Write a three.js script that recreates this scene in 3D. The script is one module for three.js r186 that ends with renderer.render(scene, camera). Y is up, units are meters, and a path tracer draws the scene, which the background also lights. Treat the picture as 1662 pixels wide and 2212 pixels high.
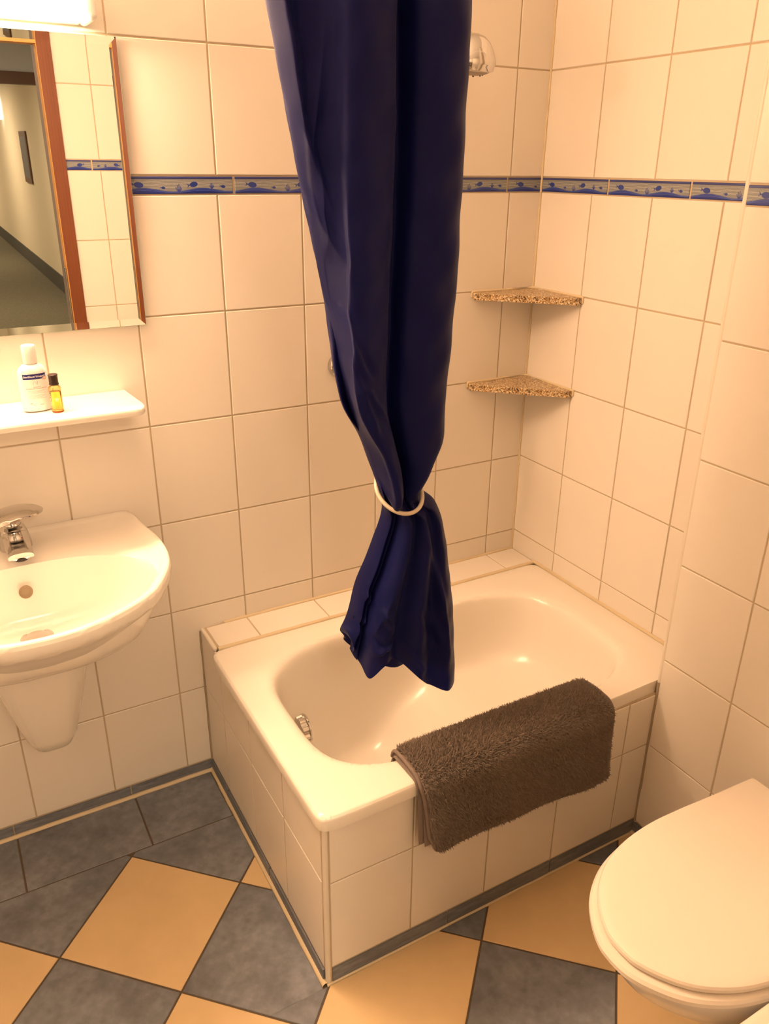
import * as THREE from 'three';
import { RectAreaLightUniformsLib } from 'three/addons/lights/RectAreaLightUniformsLib.js';
import { RoundedBoxGeometry } from 'three/addons/geometries/RoundedBoxGeometry.js';
import { mergeGeometries, mergeVertices, toCreasedNormals } from 'three/addons/utils/BufferGeometryUtils.js';

/* ---------- camera, exposure, large lights ---------- */
const scene = new THREE.Scene();
scene.background = new THREE.Color(0x000000);
const camera = new THREE.PerspectiveCamera(65.475, 1662 / 2212, 0.02, 60);
camera.rotation.order = 'YXZ';
camera.position.set(-1.5072, 1.5994, 1.8135);
camera.rotation.set(THREE.MathUtils.degToRad(-23.539), THREE.MathUtils.degToRad(-29.617), THREE.MathUtils.degToRad(0.635));
const renderer = new THREE.WebGLRenderer({ antialias: true });
renderer.toneMapping = THREE.LinearToneMapping;
renderer.toneMappingExposure = 1.0;
renderer.shadowMap.enabled = true;
RectAreaLightUniformsLib.init();
const LAMP = new THREE.Color().setRGB(1.0, 0.635, 0.385);       // warm tube over the mirror
const LAMP_FRONT = 196, LAMP_BELOW = 130, LAMP_ABOVE = 490;
const HALL = new THREE.Color().setRGB(1.0, 0.745, 0.49);       // corridor ceiling lights
const HALL_POWER = 35, HALL_FAR = 62;

function areaLight(color, power, w, h, at, to, up) {
  const l = new THREE.RectAreaLight(color, power, w, h);
  if (up) l.up.set(...up);
  l.position.set(...at); l.lookAt(...to); scene.add(l); return l;
}

/* ---------- small helpers ---------- */
let seed = 20240607;
const rnd = () => { seed = (seed + 0x6D2B79F5) | 0; let t = Math.imul(seed ^ (seed >>> 15), 1 | seed); t = (t + Math.imul(t ^ (t >>> 7), 61 | t)) ^ t; return ((t ^ (t >>> 14)) >>> 0) / 4294967296; };
const lerp = (a, b, t) => a + (b - a) * t, clamp = (x, a, b) => Math.min(b, Math.max(a, x));
const smooth = (a, b, x) => { const t = clamp((x - a) / (b - a), 0, 1); return t * t * (3 - 2 * t); };
const H2 = (x, y, s) => { let h = Math.imul(x, 374761393) + Math.imul(y, 668265263) + Math.imul(s, 1442695041); h = Math.imul(h ^ (h >>> 13), 1274126177); return ((h ^ (h >>> 16)) >>> 0) / 4294967296; };
function vnoise(x, y, per, s) {                              // tileable value noise
  const xi = Math.floor(x), yi = Math.floor(y), fx = x - xi, fy = y - yi, u = fx * fx * (3 - 2 * fx), v = fy * fy * (3 - 2 * fy);
  const m = (a) => ((a % per) + per) % per;
  return lerp(lerp(H2(m(xi), m(yi), s), H2(m(xi + 1), m(yi), s), u), lerp(H2(m(xi), m(yi + 1), s), H2(m(xi + 1), m(yi + 1), s), u), v);
}
const fbm = (u, v, per, oct, s) => { let a = 0.5, r = 0, n = 0; for (let i = 0; i < oct; i++) { r += a * vnoise(u * per, v * per, per, s + i); n += a; a *= 0.55; per *= 2; } return r / n; };
function tex(size, fn, color = true) {
  const d = new Uint8Array(size * size * 4);
  for (let j = 0; j < size; j++) for (let i = 0; i < size; i++) {
    const c = fn(i / size, j / size, i, j), k = 4 * (j * size + i);
    for (let q = 0; q < 3; q++) d[k + q] = clamp(Math.round(255 * (Array.isArray(c) ? c[q] : c)), 0, 255);
    d[k + 3] = 255;
  }
  const t = new THREE.DataTexture(d, size, size);
  t.wrapS = t.wrapT = THREE.RepeatWrapping; t.magFilter = THREE.LinearFilter; t.minFilter = THREE.LinearMipmapLinearFilter; t.generateMipmaps = true;
  if (color) t.colorSpace = THREE.SRGBColorSpace;
  t.needsUpdate = true; return t;
}
const rgb = (r, g, b) => new THREE.Color().setRGB(r, g, b);
const std = (color, roughness, extra = {}) => new THREE.MeshPhysicalMaterial({ color, roughness, ...extra });

const used = {};
function numbered(n) { used[n] = (used[n] ?? -1) + 1; return used[n] ? n + '_' + String(used[n]).padStart(3, '0') : n; }
function part(name, geo, mat, parent, place) {
  const m = new THREE.Mesh(geo, mat); m.name = numbered(name); m.castShadow = m.receiveShadow = true;
  if (place) place(m);
  parent.add(m); return m;
}
function thing(name, label, category, at = [0, 0, 0]) {
  const g = new THREE.Group(); g.name = numbered(name); g.position.set(...at); g.userData = { label, category }; scene.add(g); return g;
}
function struct(name, label) { const g = new THREE.Group(); g.name = numbered(name); g.userData = { kind: 'structure', ...(label ? { label } : {}) }; scene.add(g); return g; }
function rest(g, p) { g.position.set(...p); return g; }
const box = (x0, x1, y0, y1, z0, z1) => { const g = new THREE.BoxGeometry(x1 - x0, y1 - y0, z1 - z0); g.translate((x0 + x1) / 2, (y0 + y1) / 2, (z0 + z1) / 2); return g; };
const rbox = (x0, x1, y0, y1, z0, z1, r = 0.003, s = 3) => { const g = new RoundedBoxGeometry(x1 - x0, y1 - y0, z1 - z0, s, r); g.translate((x0 + x1) / 2, (y0 + y1) / 2, (z0 + z1) / 2); return g; };
// a grid of points -> mesh; wrap closes the columns, caps close first/last row with a fan
function grid(rows, wrap = true, capA = false, capB = false, crease = 0.9) {
  const P = [], I = [], UV = [], n = rows[0].length;
  rows.forEach((r, j) => r.forEach((p, i) => { P.push(p[0], p[1], p[2]); UV.push(p[3] ?? i / n, p[4] ?? j / rows.length); }));
  for (let j = 0; j + 1 < rows.length; j++) for (let i = 0; i < (wrap ? n : n - 1); i++) {
    const a = j * n + i, b = j * n + (i + 1) % n, c = a + n, d = b + n;
    I.push(a, b, c, b, d, c);
  }
  const cap = (j, flip) => { let c = [0, 0, 0]; rows[j].forEach(p => { for (let k = 0; k < 3; k++) c[k] += p[k] / n; }); const id = P.length / 3; P.push(...c); UV.push(0.5, 0.5); for (let i = 0; i < n; i++) { const a = j * n + i, b = j * n + (i + 1) % n; flip ? I.push(id, b, a) : I.push(id, a, b); } };
  if (capA) cap(0, true); if (capB) cap(rows.length - 1, false);
  let g = new THREE.BufferGeometry();
  g.setAttribute('position', new THREE.Float32BufferAttribute(P, 3)); g.setAttribute('uv', new THREE.Float32BufferAttribute(UV, 2)); g.setIndex(I);
  if (crease === null) { g.computeVertexNormals(); return g; }
  return toCreasedNormals(g, crease);
}
const lathe = (pts, seg = 40) => new THREE.LatheGeometry(pts.map(p => new THREE.Vector2(...p)), seg);
const tube = (pts, r, seg = 40, rs = 14, closed = false) => new THREE.TubeGeometry(new THREE.CatmullRomCurve3(pts.map(p => new THREE.Vector3(...p)), closed), seg, r, rs, closed);
// piecewise-linear / smooth table lookup: pairs [key, value] with rising key
function table(t, x) { if (x <= t[0][0]) return t[0][1]; for (let i = 1; i < t.length; i++) if (x <= t[i][0]) { const [a, u] = t[i - 1], [b, v] = t[i]; return lerp(u, v, (x - a) / (b - a)); } return t[t.length - 1][1]; }

/* ---------- textures and materials ---------- */
const tileBump = tex(256, (u, v) => 0.6 * fbm(u, v, 24, 3, 3) + 0.4 * fbm(u, v, 6, 2, 9), false);
const fineBump = tex(256, (u, v) => fbm(u, v, 48, 3, 21), false);
const slateMap = tex(512, (u, v) => { const n = fbm(u, v, 5, 6, 40), m = fbm(u, v, 30, 4, 60), k = 0.30 + 0.20 * n + 0.13 * m; return [k * 0.94, k * 0.97, k * 1.03]; });
const slateBump = tex(256, (u, v) => fbm(u, v, 16, 5, 71), false);
const creamMap = tex(256, (u, v) => { const n = fbm(u, v, 8, 5, 90), k = 0.96 + 0.06 * n; return [0.83 * k, 0.72 * k, 0.545 * k]; });
const graniteMap = tex(512, (u, v, i, j) => {
  const a = fbm(u, v, 60, 3, 110), b = fbm(u, v, 90, 2, 130), c = fbm(u, v, 24, 3, 150);
  let k = [0.77, 0.66, 0.48];
  if (a > 0.58) k = [0.86, 0.80, 0.68]; else if (a < 0.42) k = [0.62, 0.47, 0.29];
  if (b < 0.36) k = [0.25, 0.18, 0.11];
  return k.map(x => x * (0.85 + 0.3 * c));
});
const woodMap = tex(512, (u, v) => { const g = fbm(u, v * 0.06, 64, 3, 170), f = fbm(u, v * 0.2, 128, 2, 190), k = 0.72 + 0.42 * g + 0.12 * f; return [0.43 * k, 0.225 * k, 0.095 * k]; });
const carpetMap = tex(256, (u, v) => { const k = 0.75 + 0.5 * fbm(u, v, 90, 2, 210); return [0.36 * k, 0.34 * k, 0.27 * k]; });
const clothBump = tex(128, (u, v, i, j) => 0.5 + 0.25 * ((i + j) % 4 < 2 ? 1 : -1) + 0.25 * ((i % 4) < 2 ? 0.5 : -0.5), false);

const M = {
  tile: [0, 1, 2].map(i => std(rgb(0.79 - 0.012 * i, 0.735 - 0.012 * i, 0.655 - 0.014 * i), 0.34, { bumpMap: tileBump, bumpScale: 0.00012, specularIntensity: 0.9 })),
  grout: std(rgb(0.50, 0.41, 0.285), 0.9),
  silicone: std(rgb(0.64, 0.53, 0.345), 0.55),
  cornerJoint: std(rgb(0.36, 0.29, 0.20), 0.8),
  plaster: std(rgb(0.76, 0.73, 0.68), 0.9, { bumpMap: fineBump, bumpScale: 0.0004 }),
  plastic: std(rgb(0.74, 0.68, 0.58), 0.35),
  slate: std(0xffffff, 0.55, { map: slateMap, bumpMap: slateBump, bumpScale: 0.0006 }),
  floorCream: std(0xffffff, 0.5, { map: creamMap, bumpMap: fineBump, bumpScale: 0.0002 }),
  floorGrout: std(rgb(0.10, 0.075, 0.05), 0.95),
  enamel: std(rgb(0.80, 0.75, 0.66), 0.22, { specularIntensity: 1 }),
  ceramic: std(rgb(0.82, 0.78, 0.71), 0.16),
  seat: std(rgb(0.83, 0.765, 0.67), 0.28),
  chrome: std(rgb(0.62, 0.605, 0.585), 0.1, { metalness: 1 }),
  mirror: std(rgb(0.93, 0.94, 0.93), 0.0, { metalness: 1 }),
  glassEdge: std(rgb(0.30, 0.42, 0.33), 0.2),
  granite: std(0xffffff, 0.35, { map: graniteMap }),
  wood: std(0xffffff, 0.45, { map: woodMap }),
  woodEdge: std(rgb(0.56, 0.30, 0.085), 0.5),
  gasket: std(rgb(0.20, 0.17, 0.17), 0.7),
  darkWood: std(rgb(0.10, 0.045, 0.022), 0.5),
  hallWall: std(rgb(0.68, 0.60, 0.44), 0.85),
  hallCeil: std(rgb(0.50, 0.52, 0.55), 0.9),
  carpet: std(0xffffff, 1.0, { map: carpetMap }),
  skirting: std(rgb(0.06, 0.058, 0.045), 0.8),
  curtain: std(rgb(0.0052, 0.0080, 0.088), 0.46, { side: THREE.DoubleSide, sheen: 0.06, sheenColor: rgb(0.22, 0.22, 0.6), sheenRoughness: 0.4, bumpMap: clothBump, bumpScale: 0.00008, transmission: 0.42, thickness: 0, specularIntensity: 0.25, specularColor: rgb(0.62, 0.66, 1.0) }),
  ring: std(rgb(0.58, 0.49, 0.37), 0.4),
  towel: std(rgb(0.175, 0.135, 0.112), 1.0),
  towelHem: std(rgb(0.20, 0.155, 0.130), 0.95, { bumpMap: clothBump, bumpScale: 0.0005 }),
  whitePlastic: std(rgb(0.86, 0.85, 0.82), 0.35),
  amber: std(rgb(1, 1, 1), 0.03, { transmission: 1, thickness: 0.01, ior: 1.5, attenuationColor: rgb(0.92, 0.36, 0.02), attenuationDistance: 0.009 }),
  darkCap: std(rgb(0.035, 0.016, 0.010), 0.35),
  dark: std(rgb(0.015, 0.013, 0.012), 0.6),
  glow: new THREE.MeshStandardMaterial({ color: 0xffffff, roughness: 0.4, emissive: rgb(1, 0.9, 0.74), emissiveIntensity: 2.6 }),
  hallGlow: new THREE.MeshStandardMaterial({ color: 0xffffff, emissive: rgb(1, 0.92, 0.8), emissiveIntensity: 3 }),
};

/* ---------- printed border tile, labels ---------- */
function canvasTex(w, h, draw) {
  const c = document.createElement('canvas'); c.width = w; c.height = h; draw(c.getContext('2d'), w, h);
  const t = new THREE.CanvasTexture(c); t.colorSpace = THREE.SRGBColorSpace; t.anisotropy = 8; return t;
}
const borderMap = canvasTex(1000, 144, (g, w, h) => {
  g.fillStyle = '#7d8082'; g.fillRect(0, 0, w, h);
  for (let i = 0; i < 2600; i++) { g.fillStyle = rnd() < 0.5 ? 'rgba(60,70,90,0.22)' : 'rgba(205,205,195,0.20)'; g.fillRect(rnd() * w, rnd() * h, 2 + rnd() * 4, 2); }
  g.strokeStyle = 'rgba(200,200,190,0.45)'; g.lineWidth = 3;
  for (let k = 0; k < 7; k++) { g.beginPath(); for (let x = 0; x <= w; x += 10) g.lineTo(x, 44 + 9 * k + 10 * Math.sin(x / 90 + k * 2.2)); g.stroke(); }
  g.fillStyle = '#262f6c'; g.fillRect(0, 0, w, 21); g.fillStyle = '#4b5688'; g.fillRect(0, 7, w, 4);
  const wave = x => 110 - 15 * Math.cos((x - 200) / 260 * Math.PI) * (x < 930 ? 1 : 0.8);
  g.fillStyle = '#1b2c7c'; g.beginPath(); g.moveTo(0, h); for (let x = 0; x <= w; x += 8) g.lineTo(x, wave(x)); g.lineTo(w, h); g.fill();
  for (let k = 1; k < 4; k++) { g.strokeStyle = k % 2 ? '#5567b0' : '#31448f'; g.lineWidth = 3; g.beginPath(); for (let x = 0; x <= w; x += 8) g.lineTo(x, wave(x) * (1 - k * 0.13) + (h + 3) * k * 0.13); g.stroke(); }
  const fish = (x, y, a, b, r) => { g.save(); g.translate(x, y); g.rotate(r); g.fillStyle = '#2a3c86'; g.beginPath(); g.ellipse(0, 0, a, b, 0, 0, 7); g.fill(); g.beginPath(); g.moveTo(-a * 0.85, 0); g.lineTo(-a * 1.75, -b * 0.8); g.lineTo(-a * 1.4, 0); g.lineTo(-a * 1.75, b * 0.7); g.fill(); g.restore(); };
  fish(165, 70, 40, 24, 0.12); fish(372, 94, 17, 11, 0.1); fish(640, 66, 36, 22, -0.2); fish(905, 84, 20, 13, 0.15);
  g.strokeStyle = '#2c3d86'; g.lineWidth = 6;
  const coral = (x, y, s) => { for (const [dx, dy] of [[-22, -34], [-10, -50], [4, -58], [16, -40], [24, -28]]) { g.beginPath(); g.moveTo(x, y); g.quadraticCurveTo(x + dx * 0.8 * s, y + dy * 0.3 * s, x + dx * s, y + dy * s); g.stroke(); } };
  coral(505, 126, 1.1); coral(800, 100, 0.8);
});
M.border = std(0xffffff, 0.3, { map: borderMap });
const lotionLabel = canvasTex(512, 1024, (g, w, h) => {
  g.fillStyle = '#f7f4ee'; g.fillRect(0, 0, w, h);
  g.fillStyle = '#23256b'; g.fillRect(30, 16, 450, 158);
  g.fillStyle = '#ffffff'; g.font = 'bold 74px sans-serif'; g.textAlign = 'center'; g.fillText("Sterillium'Virugard", 252, 120, 420);
  g.strokeStyle = '#c98f6c'; g.lineWidth = 6; g.fillStyle = '#f3dcc9'; g.beginPath(); g.arc(440, 172, 46, 0, 7); g.fill(); g.stroke(); g.beginPath(); g.arc(440, 172, 24, 0, 5); g.stroke();
  g.strokeStyle = '#d0aa90'; for (const s of [0, 1]) { g.beginPath(); g.moveTo(215 + s * 70, 330); g.quadraticCurveTo(205 + s * 80, 250, 245 + s * 40, 240); g.quadraticCurveTo(265 + s * 40, 250, 265 + s * 10, 320); g.stroke(); }
  g.fillStyle = '#b9766f'; g.font = 'bold 38px sans-serif'; g.fillText('HÄNDE', 270, 420); g.fillText('DESINFEKTIONSMITTEL', 270, 466, 400);
  g.fillStyle = '#c9a598'; for (let k = 0; k < 10; k++) if (k !== 4) g.fillRect(100, 510 + k * 26, 330 - (k % 3) * 40, 6);
  g.fillStyle = '#b9a89c'; g.fillRect(110, 880, 40, 30); g.fillRect(280, 930, 70, 16); g.fillRect(160, 935, 50, 12);
});
const vialPrint = canvasTex(512, 512, (g, w, h) => {
  g.clearRect(0, 0, w, h); g.fillStyle = '#ffffff'; g.strokeStyle = '#ffffff';
  g.save(); g.translate(96, 250); g.rotate(Math.PI / 2); g.textAlign = 'center'; g.font = 'bold 66px sans-serif'; g.fillText('b o d y  o i l', 0, 22, 420); g.restore();
  g.lineWidth = 12; for (let k = -2; k <= 2; k++) { g.beginPath(); g.moveTo(330, 260); g.quadraticCurveTo(330 + k * 26, 210, 330 + k * 44, 170 + Math.abs(k) * 20); g.stroke(); }
  g.beginPath(); g.arc(330, 250, 46, 0.3, 2.9); g.stroke();
});
M.lotionLabel = std(0xffffff, 0.4, { map: lotionLabel });
M.vialPrint = std(0xffffff, 0.5, { map: vialPrint, transparent: true });

/* ---------- tiles ---------- */
const tileCache = {};
function tileGeo(w, h, variant, t = 0.006, c = 0.0014, uvScale = 10, fullUV = false) {
  const key = [w.toFixed(4), h.toFixed(4), variant, t, c, fullUV].join();
  if (tileCache[key]) return tileCache[key];
  const o = [[0, 0], [w, 0], [w, h], [0, h]], i = [[c, c], [w - c, c], [w - c, h - c], [c, h - c]];
  const du = variant * 0.37, dv = variant * 0.61, P = [], U = [];
  const uv = p => fullUV ? [p[0] / w, p[1] / h] : [p[0] * uvScale + du, p[1] * uvScale + dv];
  const quad = (a, b, d, e) => { for (const p of [a, b, d, a, d, e]) { P.push(...p); U.push(...uv(p)); } };
  quad([...i[0], 0], [...i[1], 0], [...i[2], 0], [...i[3], 0]);
  for (let k = 0; k < 4; k++) { const n = (k + 1) % 4; quad([...o[k], -c * 0.7], [...o[n], -c * 0.7], [...i[n], 0], [...i[k], 0]); quad([...o[k], -t], [...o[n], -t], [...o[n], -c * 0.7], [...o[k], -c * 0.7]); }
  const g = new THREE.BufferGeometry(); g.setAttribute('position', new THREE.Float32BufferAttribute(P, 3)); g.setAttribute('uv', new THREE.Float32BufferAttribute(U, 2)); g.computeVertexNormals();
  return tileCache[key] = g;
}
const GAP = 0.0036;
// tiles between the joint lines xs and ys of a wall, on the group's local xy plane (out = +z)
function layTiles(parent, xs, ys, name = 'tile', mats = M.tile, skip) {
  for (let a = 0; a + 1 < xs.length; a++) for (let b = 0; b + 1 < ys.length; b++) {
    const w = xs[a + 1] - xs[a] - GAP, h = ys[b + 1] - ys[b] - GAP;
    if (w < 0.004 || h < 0.004 || (skip && skip((xs[a] + xs[a + 1]) / 2, (ys[b] + ys[b + 1]) / 2))) continue;
    const v = Math.floor(rnd() * 3);
    part(name, tileGeo(w, h, v), mats[Math.floor(rnd() * mats.length)], parent, m => { m.position.set(xs[a] + GAP / 2, ys[b] + GAP / 2, (rnd() - 0.5) * 0.0004); m.rotation.set((rnd() - 0.5) * 0.0016, (rnd() - 0.5) * 0.0016, 0); });
  }
}
function layBorder(parent, xs, y0, y1) {
  const full = 0.2508 - GAP;
  for (let a = 0; a + 1 < xs.length; a++) {
    const w = xs[a + 1] - xs[a] - 0.0055, h = y1 - y0 - GAP;
    const g = tileGeo(w, h, 0, 0.006, 0.001, 1, true).clone(), U = g.attributes.uv; 
    const from = xs[a + 1] - xs[a] > 0.245 ? 0 : (parent.userData.cutLeft && a === 0 ? 1 - w / full : 0);
    for (let k = 0; k < U.count; k++) U.setX(k, from + U.getX(k) * Math.min(1, w / full));
    part('border_tile', g, M.border, parent, m => m.position.set(xs[a] + 0.00275, y0 + GAP / 2, 0.0003));
  }
}
const PH = 0.2506, YS = [0.036, 0.2838, 0.5344, 0.785, 1.0356, 1.2862, 1.5368], YB = 1.5745, YT = [YB, YB + PH, YB + 2 * PH, YB + 3 * PH, 2.45];
const CEIL = 2.45, XL = -2.08, ZF = 1.604, XT = -0.145, ZT = 0.755;
const range = (a, step, n) => Array.from({ length: n }, (_, i) => a + step * i);

// back wall
{
  const w = struct('wall_back');
  part('wall_panel', box(XL - 0.12, 0.12, 0, CEIL, -0.12, -0.0018), M.grout, w);
  const xs = [XL, ...range(-1.906, 0.2, 10), 0];
  const tub = (x, y) => x > -0.93 && y < 0.5;
  layTiles(w, xs, YS, 'tile', M.tile, (x, y) => x > -0.9 && y < 0.4);
  layTiles(w, xs, YT);
  const bx = [0]; for (let x = -0.115; x > XL; x -= 0.2508) bx.unshift(x); bx.unshift(XL); if (bx[1] - bx[0] < 0.02) bx.splice(1, 1);
  layBorder(w, bx, YS[6], YB);
}
// right wall behind the tub
{
  const w = struct('wall_right'); w.rotation.y = -Math.PI / 2;
  part('wall_panel', box(-0.12, ZT + 0.1, 0, CEIL, -0.12, -0.0018), M.grout, w);
  const zs = [0, 0.1964, 0.3964, 0.5964, 0.75];
  layTiles(w, zs, YS.slice(1), 'tile', M.tile, (x, y) => y < 0.4); layTiles(w, zs, YT);
  layBorder(w, [0, 0.2503, 0.5037, 0.75], YS[6], YB);
}
// boxed-out wall that carries the toilet
{
  const w = struct('wall_toilet'); w.rotation.y = -Math.PI / 2; w.position.x = XT;
  part('wall_panel', box(ZT, ZF + 0.1, 0, CEIL, -0.14, -0.0018), M.grout, w);
  const zs = [ZT + 0.004, 0.9502, 1.1502, 1.3502, 1.5502, ZF];
  layTiles(w, zs, YS); layTiles(w, zs, YT);
  layBorder(w, [ZT + 0.004, 1.0058, 1.2566, 1.5074, ZF], YS[6], YB);
  const t = struct('trim'); part('edge_profile', lathe([[0.0001, 0], [0.007, 0], [0.007, CEIL], [0.0001, CEIL]], 20), M.plastic, t, m => m.position.set(XT + 0.0055, 0, ZT + 0.0035));
}
// door wall, seen in the mirror
const DX0 = -1.86, DX1 = -1.004, CAS = 0.047;
{
  const w = struct('wall_front'); w.rotation.y = Math.PI; w.position.z = ZF;
  // local x = -world x
  part('wall_panel', box(-0.12, -DX1, 0, CEIL, -0.11, -0.0018), M.grout, w);
  part('wall_panel', box(-DX0, -XL + 0.12, 0, CEIL, -0.11, -0.0018), M.grout, w);
  const xs = [-XT, ...range(0.833 - 0.6, 0.2, 4), 0.957];
  layTiles(w, xs, YS); layTiles(w, xs, YT);
  layBorder(w, [-XT, 0.363, 0.613, 0.8635, 0.957], YS[6], YB);
}
// left wall and ceiling: plain, outside the picture
{ const w = struct('wall_left'); part('wall_panel', box(XL - 0.12, XL, 0, CEIL, 0, ZF), M.plaster, w); }
{ const w = struct('ceiling'); part('ceiling_panel', box(XL - 0.12, 0.12, CEIL, CEIL + 0.12, -0.12, ZF + 0.12), M.plaster, w); }

/* ---------- floor ---------- */
const clip = (poly, nx, nz, d) => {                          // keep nx*x + nz*z >= d
  const out = [];
  for (let i = 0; i < poly.length; i++) {
    const a = poly[i], b = poly[(i + 1) % poly.length], fa = nx * a[0] + nz * a[1] - d, fb = nx * b[0] + nz * b[1] - d;
    if (fa >= 0) out.push(a);
    if (fa * fb < 0) { const t = fa / (fa - fb); out.push([lerp(a[0], b[0], t), lerp(a[1], b[1], t)]); }
  }
  return out;
};
const area = p => { let s = 0; p.forEach((a, i) => { const b = p[(i + 1) % p.length]; s += a[0] * b[1] - b[0] * a[1]; }); return s / 2; };
function slab(poly, top = 0, thick = 0.008) {                // a floor piece with a small arris
  let q = area(poly) > 0 ? poly.slice().reverse() : poly; const n = q.length, P = [], U = [];
  const c = q.reduce((s, p) => [s[0] + p[0] / n, s[1] + p[1] / n], [0, 0]);
  const inner = q.map((p, i) => { const a = q[(i + n - 1) % n], b = q[(i + 1) % n]; const e = (u, v) => { const l = Math.hypot(v[0] - u[0], v[1] - u[1]) || 1; return [-(v[1] - u[1]) / l, (v[0] - u[0]) / l]; }; const n1 = e(a, p), n2 = e(p, b); let bx = n1[0] + n2[0], bz = n1[1] + n2[1]; const k = Math.max(0.5, (bx * n1[0] + bz * n1[1])); let s = -0.0012 / k; return [p[0] + bx * s * -1, p[1] + bz * s * -1].map((v, j) => lerp(v, c[j], 0)); });
  const inn = area(inner) * area(q) > 0 && Math.abs(area(inner)) < Math.abs(area(q)) ? inner : q.map((p, i) => [2 * p[0] - inner[i][0], 2 * p[1] - inner[i][1]]);
  const put = (x, y, z) => { P.push(x, y, z); U.push(x * 2.2 + c[0] * 3.1, z * 2.2 + c[1] * 1.7); };
  for (let i = 1; i + 1 < n; i++) for (const k of [0, i, i + 1]) put(inn[k][0], top, inn[k][1]);
  for (let i = 0; i < n; i++) { const j = (i + 1) % n; const A = q[i], B = q[j], a = inn[i], b = inn[j]; for (const [p, y] of [[A, top - 0.001], [B, top - 0.001], [b, top], [A, top - 0.001], [b, top], [a, top]]) put(p[0], y, p[1]); for (const [p, y] of [[A, top - thick], [B, top - thick], [B, top - 0.001], [A, top - thick], [B, top - 0.001], [A, top - 0.001]]) put(p[0], y, p[1]); }
  const g = new THREE.BufferGeometry(); g.setAttribute('position', new THREE.Float32BufferAttribute(P, 3)); g.setAttribute('uv', new THREE.Float32BufferAttribute(U, 2)); g.computeVertexNormals();
  if (g.attributes.normal.getY(0) < 0) { const a = g.attributes.position.array, u = g.attributes.uv.array; for (let t = 0; t < a.length / 9; t++) { for (let k = 0; k < 3; k++) { const s = a[t * 9 + 3 + k]; a[t * 9 + 3 + k] = a[t * 9 + 6 + k]; a[t * 9 + 6 + k] = s; } for (let k = 0; k < 2; k++) { const s = u[t * 6 + 2 + k]; u[t * 6 + 2 + k] = u[t * 6 + 4 + k]; u[t * 6 + 4 + k] = s; } } g.computeVertexNormals(); }
  return g;
}
const PX = -1.035, PZ = 0.758;                               // faces of the tub surround
{
  const f = struct('floor');
  part('floor_base', box(XL - 0.12, 0.12, -0.12, -0.0018, -0.12, ZF + 0.12), M.floorGrout, f);
  const U = [0.2105, 0.2065], V = [-0.2045, 0.2065], A = [-1.3160, 0.2110], G = 0.0022, E = 0.011;
  const ZS = 0.2005;
  for (let i = -6; i <= 9; i++) for (let j = -6; j <= 9; j++) {
    const o = [A[0] + i * U[0] + j * V[0], A[1] + i * U[1] + j * V[1]];
    let p = [o, [o[0] + U[0], o[1] + U[1]], [o[0] + U[0] + V[0], o[1] + U[1] + V[1]], [o[0] + V[0], o[1] + V[1]]];
    const c = [(p[0][0] + p[2][0]) / 2, (p[0][1] + p[2][1]) / 2];
    p = p.map(q => { const d = Math.hypot(q[0] - c[0], q[1] - c[1]); return [c[0] + (q[0] - c[0]) * (1 - G * 1.414 / d), c[1] + (q[1] - c[1]) * (1 - G * 1.414 / d)]; });
    p = clip(p, 1, 0, XL + 0.01); if (p.length) p = clip(p, -1, 0, -(XT - E)); if (p.length) p = clip(p, 0, -1, -(ZF + 0.11)); if (p.length) p = clip(p, 0, 1, ZS + 0.0018);
    if (p.length < 3) continue;
    const mat = (i + j) % 2 === 0 ? M.floorCream : M.slate;
    const low = clip(clip(p, 0, -1, -(PZ + 0.005)), -1, 0, -(PX - E)), high = clip(p, 0, 1, PZ + 0.005);
    const ps = [];
    if (high.length > 2 && Math.abs(area(high)) > 1e-5) ps.push(high);
    if (low.length > 2 && Math.abs(area(low)) > 1e-5) ps.push(low);
    if (ps.length === 2 && Math.min(...p.map(q => q[0])) < PX && Math.max(...p.map(q => q[0])) < PX - E) { ps.length = 0; ps.push(p); }
    for (const q of ps) if (Math.abs(area(q)) > 3e-4) part('floor_tile', slab(q, (rnd() - 0.5) * 0.0003), mat, f);
  }
  const xs = [XL + 0.01, -1.86, -1.56, -1.26, PX - E];
  for (let k = 0; k + 1 < xs.length; k++) part('floor_tile', slab([[xs[k] + 0.0022, E], [xs[k + 1] - 0.0022, E], [xs[k + 1] - 0.0022, ZS - 0.0018], [xs[k] + 0.0022, ZS - 0.0018]]), M.slate, f);
}
// baseboards of slate strips, each strip a piece
function baseboard(name, from, to, joints, h = 0.036) {      // along the floor from -> to, out = left-hand normal
  const g = struct(name), L = Math.hypot(to[0] - from[0], to[1] - from[1]);
  g.position.set(from[0], 0, from[1]); g.rotation.y = -Math.atan2(to[1] - from[1], to[0] - from[0]);
  const js = [0, ...joints, L];
  for (let k = 0; k + 1 < js.length; k++) part('baseboard_tile', rbox(js[k] + 0.0015, js[k + 1] - 0.0015, 0.002, h - 0.003, -0.004, 0.0012, 0.0008, 1), M.slate, g);
  return g;
}
baseboard('baseboard_back', [XL, 0], [PX, 0], [0.216, 0.516, 0.814]);
baseboard('baseboard_bath_side', [PX, PZ - 0.01], [PX, 0], [0.306, 0.606]).traverse(o => { });
baseboard('baseboard_bath_front', [PX + 0.012, PZ], [XT, PZ], [0.293, 0.593], 0.044);
baseboard('baseboard_toilet', [XT, ZF], [XT, ZT], [0.25, 0.55]);
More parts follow.
